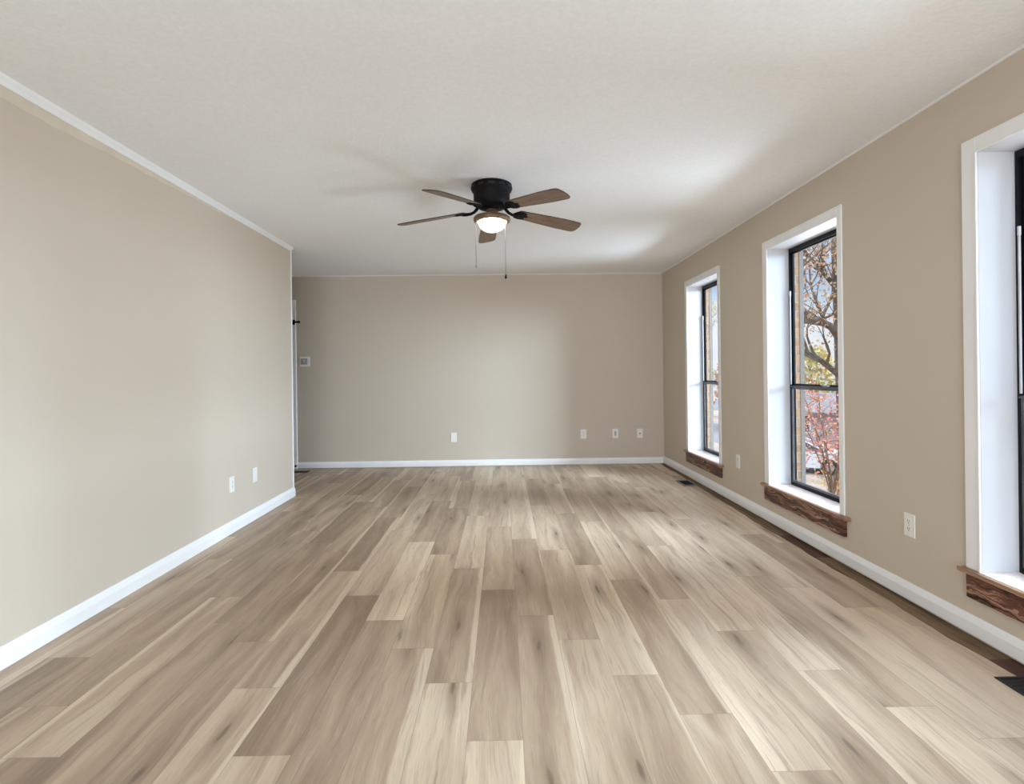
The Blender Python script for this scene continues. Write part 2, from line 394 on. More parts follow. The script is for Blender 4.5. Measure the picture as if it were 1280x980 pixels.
def floor_mat():
    m = bpy.data.materials.new('oak_vinyl_planks'); m.use_nodes = True; t = NT(m.node_tree); b = t.n['Principled BSDF']
    uv = t.node('ShaderNodeTexCoord').outputs['UV']; u, v, _ = t.sep(uv)
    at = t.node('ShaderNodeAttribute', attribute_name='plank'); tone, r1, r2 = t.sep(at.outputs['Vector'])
    A = lambda a, bb: t.math('ADD', a, bb); Mu = lambda a, bb: t.math('MULTIPLY', a, bb)
    pu, pv = A(u, Mu(r1, 37.0)), A(v, Mu(r2, 53.0))
    # slow bend of the grain
    bend = Mu(t.math('SUBTRACT', t.noise(t.comb(Mu(pu, 3.0), Mu(pv, 1.6)), 1.0, 2), 0.5), 0.10)
    gu = A(pu, bend)
    fine = t.noise(t.comb(Mu(gu, 230.0), Mu(pv, 7.0)), 1.0, 6, 0.7, 0.3)
    med = t.noise(t.comb(Mu(gu, 42.0), Mu(pv, 1.7)), 1.0, 5, 0.6, 0.8)
    broad = t.noise(t.comb(Mu(gu, 11.0), Mu(pv, 0.9)), 1.0, 3, 0.5, 0.4)
    DARK, MID, LIGHT = rgb(136, 115, 95), rgb(174, 153, 130), rgb(210, 191, 167)
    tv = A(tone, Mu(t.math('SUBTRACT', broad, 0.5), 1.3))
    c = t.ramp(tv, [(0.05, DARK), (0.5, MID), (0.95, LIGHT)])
    # greenish-brown heartwood veil
    c = t.mix(Mu(t.ss(broad, 0.55, 0.75), 0.22), c, rgb(160, 138, 104))
    # pale sapwood bands along one edge
    side = t.math('GREATER_THAN', r1, 0.5)
    us = t.math('ABSOLUTE', t.math('SUBTRACT', Mu(side, PW), u))
    sapw = A(Mu(t.math('SUBTRACT', r2, 0.35), 0.085), Mu(t.math('SUBTRACT', t.noise(t.comb(Mu(r1, 91.0), Mu(pv, 1.3)), 1.0, 3), 0.45), 0.055))
    sap = t.ss(us, sapw, t.math('SUBTRACT', sapw, 0.012))
    c = t.mix(Mu(sap, 0.55), c, rgb(218, 200, 175))
    # grain
    c = t.mix(Mu(t.ss(med, 0.53, 0.70), 0.42), c, rgb(122, 102, 84))
    c = t.mix(Mu(t.ss(fine, 0.52, 0.70), 0.46), c, rgb(128, 108, 90))
    c = t.mix(Mu(t.ss(fine, 0.48, 0.30), 0.25), c, rgb(214, 198, 178))
    # knots
    kv = t.comb(Mu(A(pu, Mu(bend, 0.6)), 5.6), Mu(pv, 1.05))
    vo = t.node('ShaderNodeTexVoronoi', voronoi_dimensions='2D'); t.set(vo, 'Vector', kv); vo.inputs['Scale'].default_value = 1.0
    pick = t.math('GREATER_THAN', t.sep(vo.outputs['Color'])[0], 0.56)
    wob = t.noise(t.comb(Mu(pu, 60.0), Mu(pv, 14.0)), 1.0, 3)
    d = A(vo.outputs['Distance'], Mu(t.math('SUBTRACT', wob, 0.5), 0.12))
    c = t.mix(Mu(Mu(t.ss(d, 0.30, 0.03), pick), 0.5), c, rgb(118, 98, 78))
    c = t.mix(Mu(Mu(t.ss(d, 0.075, 0.01), pick), 0.6), c, rgb(84, 70, 58))
    # bevelled seams
    eu = t.math('MINIMUM', u, t.math('SUBTRACT', PW, u)); ev = t.math('MINIMUM', v, t.math('SUBTRACT', PL, v))
    e = t.math('MINIMUM', eu, ev)
    c = t.mix(Mu(t.ss(e, 0.0016, 0.0004), 0.55), c, rgb(112, 94, 78))
    t.set(b, 'Base Color', c)
    b.inputs['Roughness'].default_value = 0.42; b.inputs['Specular IOR Level'].default_value = 0.35
    bn = t.node('ShaderNodeBump', ins={'Strength': 0.12, 'Distance': 0.002, 'Height': fine}); t.set(b, 'Normal', bn.outputs[0])
    return m
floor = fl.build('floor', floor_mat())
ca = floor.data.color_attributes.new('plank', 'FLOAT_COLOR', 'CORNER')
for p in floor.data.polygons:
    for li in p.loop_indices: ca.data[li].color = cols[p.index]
struct(floor, 'light oak plank floor running away from the camera', 'floor')

# ------------------------------------------------------------------ room shell
WX = 2.212                                        # plane of the window frames
EX = 2.283                                        # face of the brick outside
WZ0, WZ1 = 0.300, 2.110
WIN = [(5.975, 5.125), (4.155, 3.28), (2.303, 1.43)]     # far and near jamb of each opening
LW = XL - 0.014                                   # painted face of the left wall, behind its baseboard
struct(MB().box(FX0-.1, EX, FY0-.1, ZB+.12, H, H+.16).build('ceiling', CEIL), 'white textured ceiling over the whole room', 'ceiling')
struct(MB().box(LW-.12, LW, FY0, ZL, 0, H).build('wall_left', WALL), 'beige wall on the left with two white plates near the floor', 'wall')
struct(MB().box(FX0, EX-.02, ZB, ZB+.12, 0, H).build('wall_back', WALL), 'beige far wall facing the camera', 'wall')
hw = MB(); hw.box(FX0-.1, FX0, 4.1, ZB+.12, 0, H); hw.box(FX0, LW-.12, 4.1, 4.2, 0, H)
struct(hw.build('wall_hall', WALL), 'beige wall of the side hall beyond the left wall', 'wall')
def pierced(mb, x0, x1, ylo, yhi, z0, z1, wins, wz0, wz1):
    ys = ylo
    for a, b_ in sorted(wins, key=lambda q: q[1]):
        mb.box(x0, x1, ys, b_, z0, z1); mb.box(x0, x1, b_, a, z0, wz0); mb.box(x0, x1, b_, a, wz1, z1); ys = a
    mb.box(x0, x1, ys, yhi, z0, z1); return mb
struct(pierced(MB(), XR, WX+.035, FY0, ZB, 0, H, [(a+.012, b_-.012) for a, b_ in WIN], WZ0-.02, WZ1+.012).build('wall_right', WALL), 'beige wall on the right pierced by three tall windows', 'wall')
struct(pierced(MB(), WX+.036, EX, FY0-.1, ZB+.2, -1.2, H+.16, [(a-.018, b_+.018) for a, b_ in WIN], WZ0-.02, WZ1-.012).build('wall_exterior', BRICK), 'tan brick outer face of the window wall', 'wall')
rw = MB(); rw.box(LW-.12, -1.7, FY0-.12, FY0, 0, H); rw.box(1.7, EX, FY0-.12, FY0, 0, H); rw.box(-1.7, 1.7, FY0-.12, FY0, 2.32, H)
struct(rw.build('wall_rear', WALL), 'beige wall behind the camera around a wide opening', 'wall')

def baseprof(h=0.082, d=0.014): return [(0, 0), (d, 0), (d, h*.62), (d*.75, h*.78), (d*.45, h*.93), (d*.3, h), (0, h)]
def run(mb, prof, p0, p1, out, z):               # extrude a (depth, height) profile from p0 to p1, depth along out
    out = Vector((out[0], out[1], 0)); n = len(prof); base = len(mb.v)
    for p in (p0, p1):
        for d_, h_ in prof: q = Vector((p[0], p[1], z)) + out*d_ + Vector((0,0,h_)); mb.v.append(tuple(q))
    for k in range(n):
        j = (k+1) % n; mb.face((base+k, base+j, base+n+j, base+n+k))
    mb.face([base+k for k in reversed(range(n))]); mb.face([base+n+k for k in range(n)]); return mb
struct(run(MB(), baseprof(.090, .015), (LW, FY0), (LW, ZL+.004), (1, 0), 0.0).build('baseboard_left', TRIM), 'white baseboard along the left wall', 'baseboard')
struct(run(MB(), baseprof(.074, .013), (-2.603, ZB), (XR, ZB), (0, -1), 0.012).build('baseboard_back', TRIM), 'white baseboard along the far wall', 'baseboard')
struct(run(MB(), baseprof(.082, .015), (XR, FY0), (XR, ZB), (-1, 0), 0.016).build('baseboard_right', TRIM), 'white baseboard along the window wall, with a dark gap under it', 'baseboard')
crown = [(0, 0), (0, -.036), (.006, -.037), (.014, -.022), (.026, -.008), (.030, 0)]
struct(run(MB(), crown, (LW, FY0), (LW, ZL), (1, 0), H).build('trim_1', TRIM), 'white cove trim where the left wall meets the ceiling', 'trim')
thin = [(0, 0), (0, -.009), (.005, -.007), (.009, 0)]
struct(run(MB(), thin, (FX0, ZB), (XR, ZB), (0, -1), H).build('trim_2', TRIM), 'thin white bead where the far wall meets the ceiling', 'trim')
struct(run(MB(), thin, (XR, FY0), (XR, ZB), (-1, 0), H).build('trim_3', TRIM), 'thin white bead where the window wall meets the ceiling', 'trim')
# ragged paler band of paint left under the cove
pb = MB(); rr = random.Random(3); ys = [FY0 + k*.08 for k in range(int((4.35-FY0)/.08)+1)]
for a, b_ in zip(ys[:-1], ys[1:]):
    f = lambda y: H - .040 - max(0.0, min(.052, .052*(4.35-y)/2.0)) + .0035*math.sin(y*9.0) + .002*math.sin(y*31)
    pb.quad((LW+.0012, a, f(a)), (LW+.0012, b_, f(b_)), (LW+.0012, b_, H-.034), (LW+.0012, a, H-.034))
    pb.quad((LW, a, f(a)-.0006), (LW, b_, f(b_)-.0006), (LW+.0012, b_, f(b_)), (LW+.0012, a, f(a)))
struct(pb.build('trim_4', TANPAINT), 'ragged paler strip of paint under the left cove', 'trim')
# white corner board on the free end of the left wall
struct(MB().bbox(LW-.124, LW+.004, ZL-.016, ZL+.006, 0.088, H-.036, .002).build('trim_5', TRIM), 'white corner board on the free end of the left wall', 'trim')
# ragged dark brown strip on the floor along the window wall
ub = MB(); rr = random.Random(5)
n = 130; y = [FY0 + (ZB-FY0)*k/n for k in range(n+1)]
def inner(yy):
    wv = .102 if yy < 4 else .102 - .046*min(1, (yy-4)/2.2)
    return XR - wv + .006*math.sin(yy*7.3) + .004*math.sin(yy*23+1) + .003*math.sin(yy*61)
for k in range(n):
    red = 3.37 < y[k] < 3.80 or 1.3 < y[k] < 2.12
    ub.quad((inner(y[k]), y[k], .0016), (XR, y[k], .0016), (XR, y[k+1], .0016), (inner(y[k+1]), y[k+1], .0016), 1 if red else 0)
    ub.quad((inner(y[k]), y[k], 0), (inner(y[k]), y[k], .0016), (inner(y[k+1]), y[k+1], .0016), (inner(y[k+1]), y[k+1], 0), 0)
struct(ub.build('trim_6', [UNDER, UNDERRED]), 'ragged dark brown strip on the floor along the window wall', 'trim')

# ------------------------------------------------------------------ windows
def make_window(idx, a, b_, label):
    """a = far jamb, b_ = near jamb (y); everything in world coordinates, parented to an empty"""
    g = empty('window_%d' % idx, (XR, (a+b_)/2, WZ0)); struct(g, label, 'window')
    def P(mb, name, m, lab=None):
        o = mb.build(name, m); o.parent = g; o.matrix_parent_inverse = Matrix.Translation(-g.location)
        if lab: o['label'] = lab
        return o
    def C(mb, name, m, par, lab=None):
        o = mb.build(name, m); o.parent = par
        if lab: o['label'] = lab
        return o
    ca_, cb = .074, .046; t = .011
    mb = MB()
    mb.bbox(XR-t, XR, a, a+ca_, WZ0, WZ1+.066, .003); mb.bbox(XR-t, XR, b_-cb, b_, WZ0, WZ1+.066, .003)
    mb.bbox(XR-t, XR, b_, a, WZ1, WZ1+.066, .003)
    mb.bbox(XR-t-.003, XR-t, a-.002, a+.008, WZ0, WZ1, .001); mb.bbox(XR-t-.003, XR-t, b_-.001, a+.006, WZ1-.002, WZ1+.008, .001)
    P(mb, 'casing', TRIM)
    mb = MB(); j = .012
    mb.box(XR-.001, WX+.03, a, a+j, WZ0-.01, WZ1+j); mb.box(XR-.001, WX+.03, b_-j, b_, WZ0-.01, WZ1+j); mb.box(XR-.001, WX+.03, b_, a, WZ1, WZ1+j)
    P(mb, 'jamb', JAMB, 'bright white window jamb')
    # sill: top paled for sky sheen, brown wooden edge, carved apron under it
    P(MB().box(XR-.012, WX+.03, b_, a, WZ0-.012, WZ0+.001), 'sill_top', SILLTOP, 'speckled sill top with sky sheen in its pale colour')
    P(MB().bbox(XR-.036, XR+.002, b_-.095, a+.095, WZ0-.018, WZ0, .003), 'sill_edge', STOOL, 'brown wooden sill edge')
    mb = MB(); nseg = 26; zt, zb = WZ0-.018, WZ0-.124; ya, yb = b_-.055, a+.062; rr = random.Random(idx)
    ys_ = [ya + (yb-ya)*k/nseg for k in range(nseg+1)]
    lo = [zb + rr.uniform(-.001, .001) for _ in ys_]; fx = [XR-.019 + rr.uniform(-.0006, .0006) for _ in ys_]
    for k in range(nseg):
        p, q = ys_[k], ys_[k+1]
        mb.quad((fx[k], q if False else p, lo[k]), (fx[k+1], q, lo[k+1]), (XR-.020, q, zt), (XR-.020, p, zt))
        mb.quad((XR, p, lo[k]), (XR, q, lo[k+1]), (fx[k+1], q, lo[k+1]), (fx[k], p, lo[k]))
    mb.quad((XR, ya, zt), (XR, ya, lo[0]), (fx[0], ya, lo[0]), (XR-.020, ya, zt))
    mb.quad((XR, yb, lo[-1]), (XR, yb, zt), (XR-.020, yb, zt), (fx[-1], yb, lo[-1]))
    P(mb, 'apron', APRON, 'distressed dark brown apron board under the sill')
    # aluminium single-hung unit
    x0 = WX; s = .012
    mb = MB()
    mb.box(x0, x0+.034, a-s, a, WZ0, WZ1); mb.box(x0, x0+.034, b_, b_+s, WZ0, WZ1)
    mb.box(x0, x0+.034, b_+s, a-s, WZ1-.030, WZ1); mb.box(x0, x0+.034, b_+s, a-s, WZ0, WZ0+.024)
    mb.box(x0-.004, x0+.0, b_+s, a-s, WZ0, WZ0+.008)
    P(mb, 'frame', WFRAME, 'near-black aluminium window frame')
    mr0, mr1 = 1.030, 1.080
    ia, ib = a-s, b_+s
    def sash(name, xs, z0, z1, bot, topr, m):
        q = MB(); k = .013
        q.box(xs, xs+.014, ia-k, ia, z0, z1); q.box(xs, xs+.014, ib, ib+k, z0, z1)
        q.box(xs, xs+.014, ib+k, ia-k, z0, z0+bot); q.box(xs, xs+.014, ib+k, ia-k, z1-topr, z1)
        o = P(q, name, m)
        C(MB().box(xs+.006, xs+.008, ib+k-.002, ia-k+.002, z0+bot-.002, z1-topr+.002), 'pane', GLASS, o)
        return o
    up_ = sash('upper_sash', x0+.018, mr0+.012, WZ1-.030, .034, .010, WFRAME)
    lo_ = sash('lower_sash', x0+.003, WZ0+.024, mr1-.018, .016, .026, SASH)
    C(MB().box(x0-.006, x0+.004, ib, ia, mr1-.030, mr1-.022), 'meeting_rail_lip', SASH, lo_)
    lt = MB(); yc = (a+b_)/2 - .02
    lt.bbox(x0-.004, x0+.020, yc-.028, yc+.028, mr1-.018, mr1-.010, .002); lt.bbox(x0-.012, x0+.006, yc-.012, yc+.040, mr1-.010, mr1-.002, .002)
    C(lt, 'latch', CHROME, lo_, 'small bright sash latch')
    mb = MB(); mb.box(x0-.003, x0+.004, ia-.008, ia-.001, mr1-.01, 1.755); mb.bbox(x0-.006, x0+.006, ia-.010, ia, 1.745, 1.785, .002)
    mb.box(x0-.003, x0+.004, ib+.001, ib+.008, mr1-.01, 1.755); mb.bbox(x0-.006, x0+.006, ib, ib+.010, 1.745, 1.785, .002)
    P(mb, 'balance_cover', BALANCE, 'pale balance strip inside the frame')
    mb = MB(); e = EX
    mb.box(e, e+.033, a-.020, a+.045, WZ0-.03, WZ1+.03); mb.box(e, e+.033, b_-.045, b_+.020, WZ0-.03, WZ1+.03); mb.box(e, e+.033, b_-.045, a+.045, WZ1-.014, WZ1+.05)
    mb.box(e, e+.045, b_-.045, a+.045, WZ0-.06, WZ0-.02)
    P(mb, 'exterior_trim', GREYTRIM, 'grey board around the outside of the window')
    return g
make_window(1, *WIN[0], 'tall narrow window nearest the far corner, brick showing through it')
make_window(2, *WIN[1], 'tall window in the middle of the right wall, showing autumn trees')
make_window(3, *WIN[2], 'tall window closest to the camera, cut by the picture edge')

# ------------------------------------------------------------------ doorway glimpsed beyond the left wall
dr = empty('door_1', (-3.03, ZB, 0)); struct(dr, 'white cased door on the far wall, almost hidden behind the left wall', 'door')
def DP(mb, name, m, lab=None):
    o = mb.build(name, m); o.parent = dr; o.matrix_parent_inverse = Matrix.Translation(-dr.location)
    if lab: o['label'] = lab
    return o
mb = MB(); mb.bbox(-2.674, -2.604, ZB-.018, ZB, .001, 2.140, .003); mb.bbox(-3.480, -3.410, ZB-.018, ZB, .001, 2.140, .003); mb.bbox(-3.410, -2.674, ZB-.018, ZB, 2.070, 2.140, .003)
DP(mb, 'casing', TRIM)
mb = MB(); mb.box(-3.408, -2.676, ZB-.008, ZB-.001, .008, 2.068)
for zz in ((.15, .95), (1.08, 1.95)):
    for xx in ((-3.31, -3.08), (-2.98, -2.75)): mb.bbox(xx[0], xx[1], ZB-.013, ZB-.007, zz[0], zz[1], .004)
DP(mb, 'door_slab', TRIM)
mb = MB(); mb.bbox(-2.640, -2.610, ZB-.032, ZB-.018, 1.825, 1.885, .002); mb.tube([(-2.625, ZB-.034, 1.855), (-2.556, ZB-.046, 1.855)], [.012, .010], 10); mb.tube([(-2.562, ZB-.046, 1.855), (-2.545, ZB-.049, 1.855)], [.016, .016], 10)
DP(mb, 'door_stop', BLACK, 'black stop sticking out of the casing')
mb = MB(); mb.tube([(-2.618, ZB-.018, .045), (-2.618, ZB-.052, .045)], [.010, .012], 10); DP(mb, 'bumper', BLACK, 'small black bumper at the foot of the casing')

# ------------------------------------------------------------------ wall plates (built facing -y, turned to their wall)
def plate_base(w_=.074, h_=.118): return MB().bbox(-w_/2, w_/2, -.006, 0, -h_/2, h_/2, .0025)
def make_plate(kind):
    g = empty('wall_outlet' if kind == 'duplex' else 'wall_plate')
    plate_base().build('plate', PLATE, g)
    if kind == 'duplex':
        for s_ in (1, -1):
            q = MB(); zc = s_*.0195; poly = []
            for k in range(24):
                an = 2*PI*k/24; poly.append((max(-.0165, min(.0165, .0175*math.cos(an)*1.05)), zc + max(-.0135, min(.0135, .0165*math.sin(an)))))
            q.prism(poly, .0055, .0085, Matrix(((1,0,0,0),(0,0,-1,0),(0,1,0,0),(0,0,0,1))))
            r = q.build('receptacle', PLATE, g)
            q = MB(); q.box(-.0075, -.0050, -.0092, -.0080, zc-.001, zc+.0085); q.box(.0050, .0075, -.0092, -.0080, zc, zc+.0075)
            q.tube([(0, -.0080, zc-.0075), (0, -.0092, zc-.0075)], .0027, 10); q.build('slots', SLOT, r)
        q = MB(); q.tube([(0, -.0058, 0), (0, -.0072, 0)], .0032, 10); q.build('screw', GREYP, g)
    else:
        for s_ in (1, -1):
            q = MB(); q.tube([(0, -.0055, s_*.042), (0, -.0068, s_*.042)], .0030, 10); q.build('screw', GREYP, g)
        if kind == 'rocker':
            MB().bbox(-.0125, .0125, -.0085, -.0055, -.030, .030, .0015).build('insert', GREYP, g)['label'] = 'grey vertical insert'
        if kind == 'jack':
            q = MB(); q.tube([(0, -.0055, -.004), (0, -.009, -.004)], .009, 12); q.tube([(0, -.009, -.004), (0, -.016, -.004)], .005, 10)
            q.build('jack', SLOT, g)['label'] = 'dark cable jack'
    return g
ROT = {'back': 0.0, 'left': PI/2, 'right': -PI/2}
def put(o, side, at, z):
    o.location = (at, ZB, z) if side == 'back' else ((LW, at, z) if side == 'left' else (XR, at, z))
    o.rotation_euler = (0, 0, ROT[side]); return o
GO = 'white outlets and plates low on the walls'
proto = put(make_plate('duplex'), 'right', 2.718, .390); tag(proto, 'white duplex outlet on the window wall between the middle and nearest windows', 'outlet', GO)
for side, at, z, lab in (('right', 4.727, .386, 'white outlet on the window wall between the far and middle windows'),
                         ('left', 4.160, .364, 'white outlet on the left wall, the one nearer the camera'),
                         ('back', 1.020, .393, 'white outlet on the far wall, left of a close row of three plates')):
    tag(put(copy_tree(proto), side, at, z), lab, 'outlet', GO)
bl = put(make_plate('blank'), 'back', -.632, .374); tag(bl, 'blank white plate alone near the middle of the far wall', 'wall plate', GO)
tag(put(copy_tree(bl), 'left', 4.545, .365), 'blank white plate on the left wall near its free end', 'wall plate', GO)
tag(put(make_plate('rocker'), 'back', 1.427, .395), 'white plate with grey vertical insert, middle of the far wall row of three', 'wall plate', GO)
tag(put(make_plate('jack'), 'back', 1.742, .393), 'white plate with dark cable jack, closest to the window wall corner', 'wall plate', GO)
sw = empty('light_switch', (-2.502, ZB, 1.357)); tag(sw, 'square white switch plate with a round dimmer knob beside the hidden door', 'light switch')
MB().bbox(-.066, .066, -.007, 0, -.062, .062, .003).build('plate', PLATE, sw)
MB().bbox(-.046, .040, -.010, -.006, -.038, .040, .002).build('cover', GREYP, sw)['label'] = 'grey inner cover'
q = MB(); q.tube([(-.016, -.009, 0), (-.016, -.024, 0)], [.017, .014], 18); q.build('knob', GREYP, sw)
for s_ in (1, -1):
    q = MB(); q.tube([(0, -.006, s_*.052), (0, -.0085, s_*.052)], .0032, 10); q.build('screw', GREYP, sw)

# ------------------------------------------------------------------ floor registers
def register(x0, x1, y0, y1, fm, label, nslat=9, along='x', lip=.010, rise=.006):
    g = empty('floor_register', ((x0+x1)/2, (y0+y1)/2, 0)); tag(g, label, 'floor vent', 'floor vents along the walls')
    hx, hy = (x1-x0)/2, (y1-y0)/2
    q = MB(); q.bbox(-hx, hx, -hy, -hy+lip, .0005, rise, .0015); q.bbox(-hx, hx, hy-lip, hy, .0005, rise, .0015)
    q.bbox(-hx, -hx+lip, -hy+lip, hy-lip, .0005, rise, .0015); q.bbox(hx-lip, hx, -hy+lip, hy-lip, .0005, rise, .0015)
    q.build('rim', fm, g)
    MB().box(-hx+lip*.8, hx-lip*.8, -hy+lip*.8, hy-lip*.8, .0004, .0014).build('well', DARKVOID, g)['label'] = 'black opening'
    q = MB()
    for k in range(nslat):
        f = (k+1)/(nslat+1)
        if along == 'x':
            yy = -hy+lip + (2*hy-2*lip)*f; q.box(-hx+lip, hx-lip, yy-.0022, yy+.0022, .0012, rise*.62)
        else:
            xx = -hx+lip + (2*hx-2*lip)*f; q.box(xx-.0022, xx+.0022, -hy+lip, hy-lip, .0012, rise*.62)
    q.build('louvers', DARKVOID, g); return g
register(1.846, 1.982, 5.548, 5.815, STEEL, 'steel rimmed floor vent below the far window', 11, 'x', .014, .012)
register(1.858, 1.972, 1.745, 2.043, DARKVOID, 'black floor vent at the picture edge below the nearest window', 11, 'x', .012, .005)
register(-2.730, -2.392, 6.660, 6.762, DARKVOID, 'dark floor vent in the side hall at the foot of the far wall', 7, 'y', .012, .006)

# ------------------------------------------------------------------ ceiling fan
FXc, FYc = -.060, 3.63
fan = empty('ceiling_fan', (FXc, FYc, H)); tag(fan, 'black hugger ceiling fan with five brown blades and a lit bowl', 'ceiling fan')
hs = MB().lathe([(.128, 0), (.135, -.004), (.1365, -.030), (.132, -.046), (.124, -.052), (.1215, -.060), (.1205, -.112), (.112, -.134), (.088, -.156), (.060, -.166), (.0, -.167)], 56)
hs = hs.build('motor_housing', BLACK, fan)
for k in range(12):
    an = 2*PI*k/12; q = MB()
    for dz in (-.022, -.031): 
        pts = [(.1368*math.cos(an+.05*j), .1368*math.sin(an+.05*j), dz) for j in range(-3, 4)]
        q.tube(pts, .0016, 6)
    q.build('vent_slot', SLOT, hs)
MB().lathe([(.0, -.160), (.036, -.160), (.038, -.176), (.042, -.196), (.060, -.206), (.088, -.209), (.112, -.213), (.121, -.221), (.123, -.236), (.118, -.247), (.106, -.250), (.097, -.250), (.097, -.236), (.0, -.230)], 56).build('light_fitter', BRONZE, fan)['label'] = 'aged bronze light fitter'
bowl_m = mat('lit_frosted_glass', rgb(255, 250, 240), 0.4, emit=(1.0, 0.955, 0.89, 1), estr=1.0, noise_col=(20, rgb(250, 244, 232), 0.3))
_t = NT(bowl_m.node_tree); _b = _t.n['Principled BSDF']
_lw = _t.node('ShaderNodeLayerWeight', ins={'Blend': 0.35}).outputs['Facing']
_t.set(_b, 'Emission Strength', _t.math('MULTIPLY_ADD', _t.math('POWER', _t.math('SUBTRACT', 1.0, _lw), 16.0), 520.0, 0.85))
MB().lathe([(.096, -.238), (.0955, -.252), (.091, -.268), (.081, -.286), (.064, -.301), (.043, -.311), (.022, -.3165), (.0, -.318)], 56, caps=False).build('lamp_bowl', bowl_m, fan)['label'] = 'glowing frosted glass bowl'
BZ = -.222                                        # height of the blades below the ceiling
PITCH = math.radians(12.0); DROOP = math.radians(5.5)
def blade_outline():
    r0, r1, w0, w1 = .185, .662, .098, .136
    pts = [(r0, -w0/2+.012), (r0+.012, -w0/2)]
    pts += [(r0 + (r1-r0-.045)*f, -(w0+(w1-w0)*min(1, f*1.35))/2) for f in (.25, .5, .75, 1.0)]
    cx, rad = r1-.030, .030
    pts += [(cx+rad*math.sin(a_), -w1/2+.030-rad*math.cos(a_)+.0) for a_ in (PI*.16, PI*.33, PI*.5)]
    pts += [(r1+.004, -.02), (r1+.004, .02)]
    pts += [(cx+rad*math.cos(a_), w1/2-.030+rad*math.sin(a_)) for a_ in (0, PI*.17, PI*.34)]
    pts += [(r0 + (r1-r0-.045)*f, (w0+(w1-w0)*min(1, f*1.35))/2) for f in (1.0, .75, .5, .25)]
    pts += [(r0+.012, w0/2), (r0, w0/2-.012)]
    return pts
def make_blade():
    mb = MB(); poly = blade_outline(); n_ = len(poly)
    mb.prism(poly, -.003, .003, None)
    for k in range(2, 2+n_): mb.m[k] = 1
    mb.v = [tuple(Matrix.Rotation(-PITCH, 4, 'X') @ Vector(p)) for p in mb.v]
    return mb
def make_arm():
    mb = MB()
    # S-shaped iron from the motor to the blade root
    mb.tube([(.070, 0, .034), (.092, 0, .026), (.108, 0, .008), (.124, 0, -.004), (.150, 0, -.012), (.180, 0, -.010), (.205, 0, -.007)], [.013, .013, .011, .010, .010, .012, .012], 10)
    R_ = Matrix.Rotation(-PITCH, 4, 'X')
    pal = [(.158, -.014), (.176, -.040), (.205, -.047), (.232, -.044), (.250, -.030), (.240, -.014), (.268, 0), (.240, .014), (.250, .030), (.232, .044), (.205, .047), (.176, .040), (.158, .014)]
    mb.prism(pal, -.0085, -.0035, R_)
    for px, py in ((.215, -.026), (.215, .026), (.246, 0)):
        a_ = R_ @ Vector((px, py, -.008)); b2 = R_ @ Vector((px, py, -.012)); mb.tube([a_, b2], .006, 8)
    return mb
bm0 = am0 = None
for k in range(5):
    ang = -.8614 + k*2*PI/5
    if bm0 is None:
        bo = make_blade().build('blade', [BLADEW, BLADEE], fan); bm0 = bo
        ao = make_arm().build('blade_arm', BLACK, bo); am0 = ao; ao['label'] = 'black iron blade arm'
    else:
        bo = copy_tree(bm0, fan)
    bo.location = (0, 0, BZ + .66*math.sin(DROOP)); bo.rotation_euler = (0, DROOP, ang)
for (cx, cy, zt, zb, fob, m_, lab) in ((-.108, -.01, -.236, -.528, .004, STEEL, 'left pull chain with small grey end'), (.088, -.008, -.236, -.600, .008, BLACK, 'right pull chain with black fob')):
    mb = MB(); zz = zt
    mb.tube([(cx, cy, zt+.004), (cx, cy, zb)], .0013, 6)
    ch = mb.build('pull_chain', CHAIN, fan); ch['label'] = lab
    MB().lathe([(.0, zb+.004), (fob*.5, zb), (fob, zb-.016), (fob*.9, zb-.026), (.0, zb-.030)], 14, c=(cx, cy)).build('fob', m_, ch)

# ------------------------------------------------------------------ outside: yard, car, trees, house
def gz(x):
    P = [(2.28, -.45), (3.2, -.8), (4.3, -1.3), (6.0, -1.32), (6.68, -1.36), (7.54, -1.88), (8.6, -2.3), (10.2, -2.85), (11.6, -3.42), (19, -3.42), (24, -4.2), (30, -4.4), (95, -4.6)]
    if x <= P[0][0]: return P[0][1]
    for (a, za), (b_, zb) in zip(P[:-1], P[1:]):
        if x <= b_: return za + (zb-za)*(x-a)/(b_-a)
    return P[-1][1]
gx = [2.285, 2.7, 3.2, 3.7, 4.3, 5, 6, 6.68, 7.1, 7.54, 8.2, 9, 10.2, 11, 11.6, 13, 15, 17, 19, 24, 30, 45, 70, 95]
gy = [-30 + 5*k for k in range(31)]
mb = MB(); 
for xx in gx:
    for yy in gy: mb.v.append((xx, yy, gz(xx)))
ny = len(gy)
for a in range(len(gx)-1):
    for b_ in range(ny-1): mb.face((a*ny+b_, (a+1)*ny+b_, (a+1)*ny+b_+1, a*ny+b_+1), smooth=True)
struct(mb.build('ground', LAWN), 'leaf-strewn yard sloping down outside the windows', 'ground')
struct(MB().box(13.6, 18.4, -25, 115, gz(14)-.05, gz(14)+.012).build('road', ASPHALT), 'grey drive beyond the sloping yard', 'road')

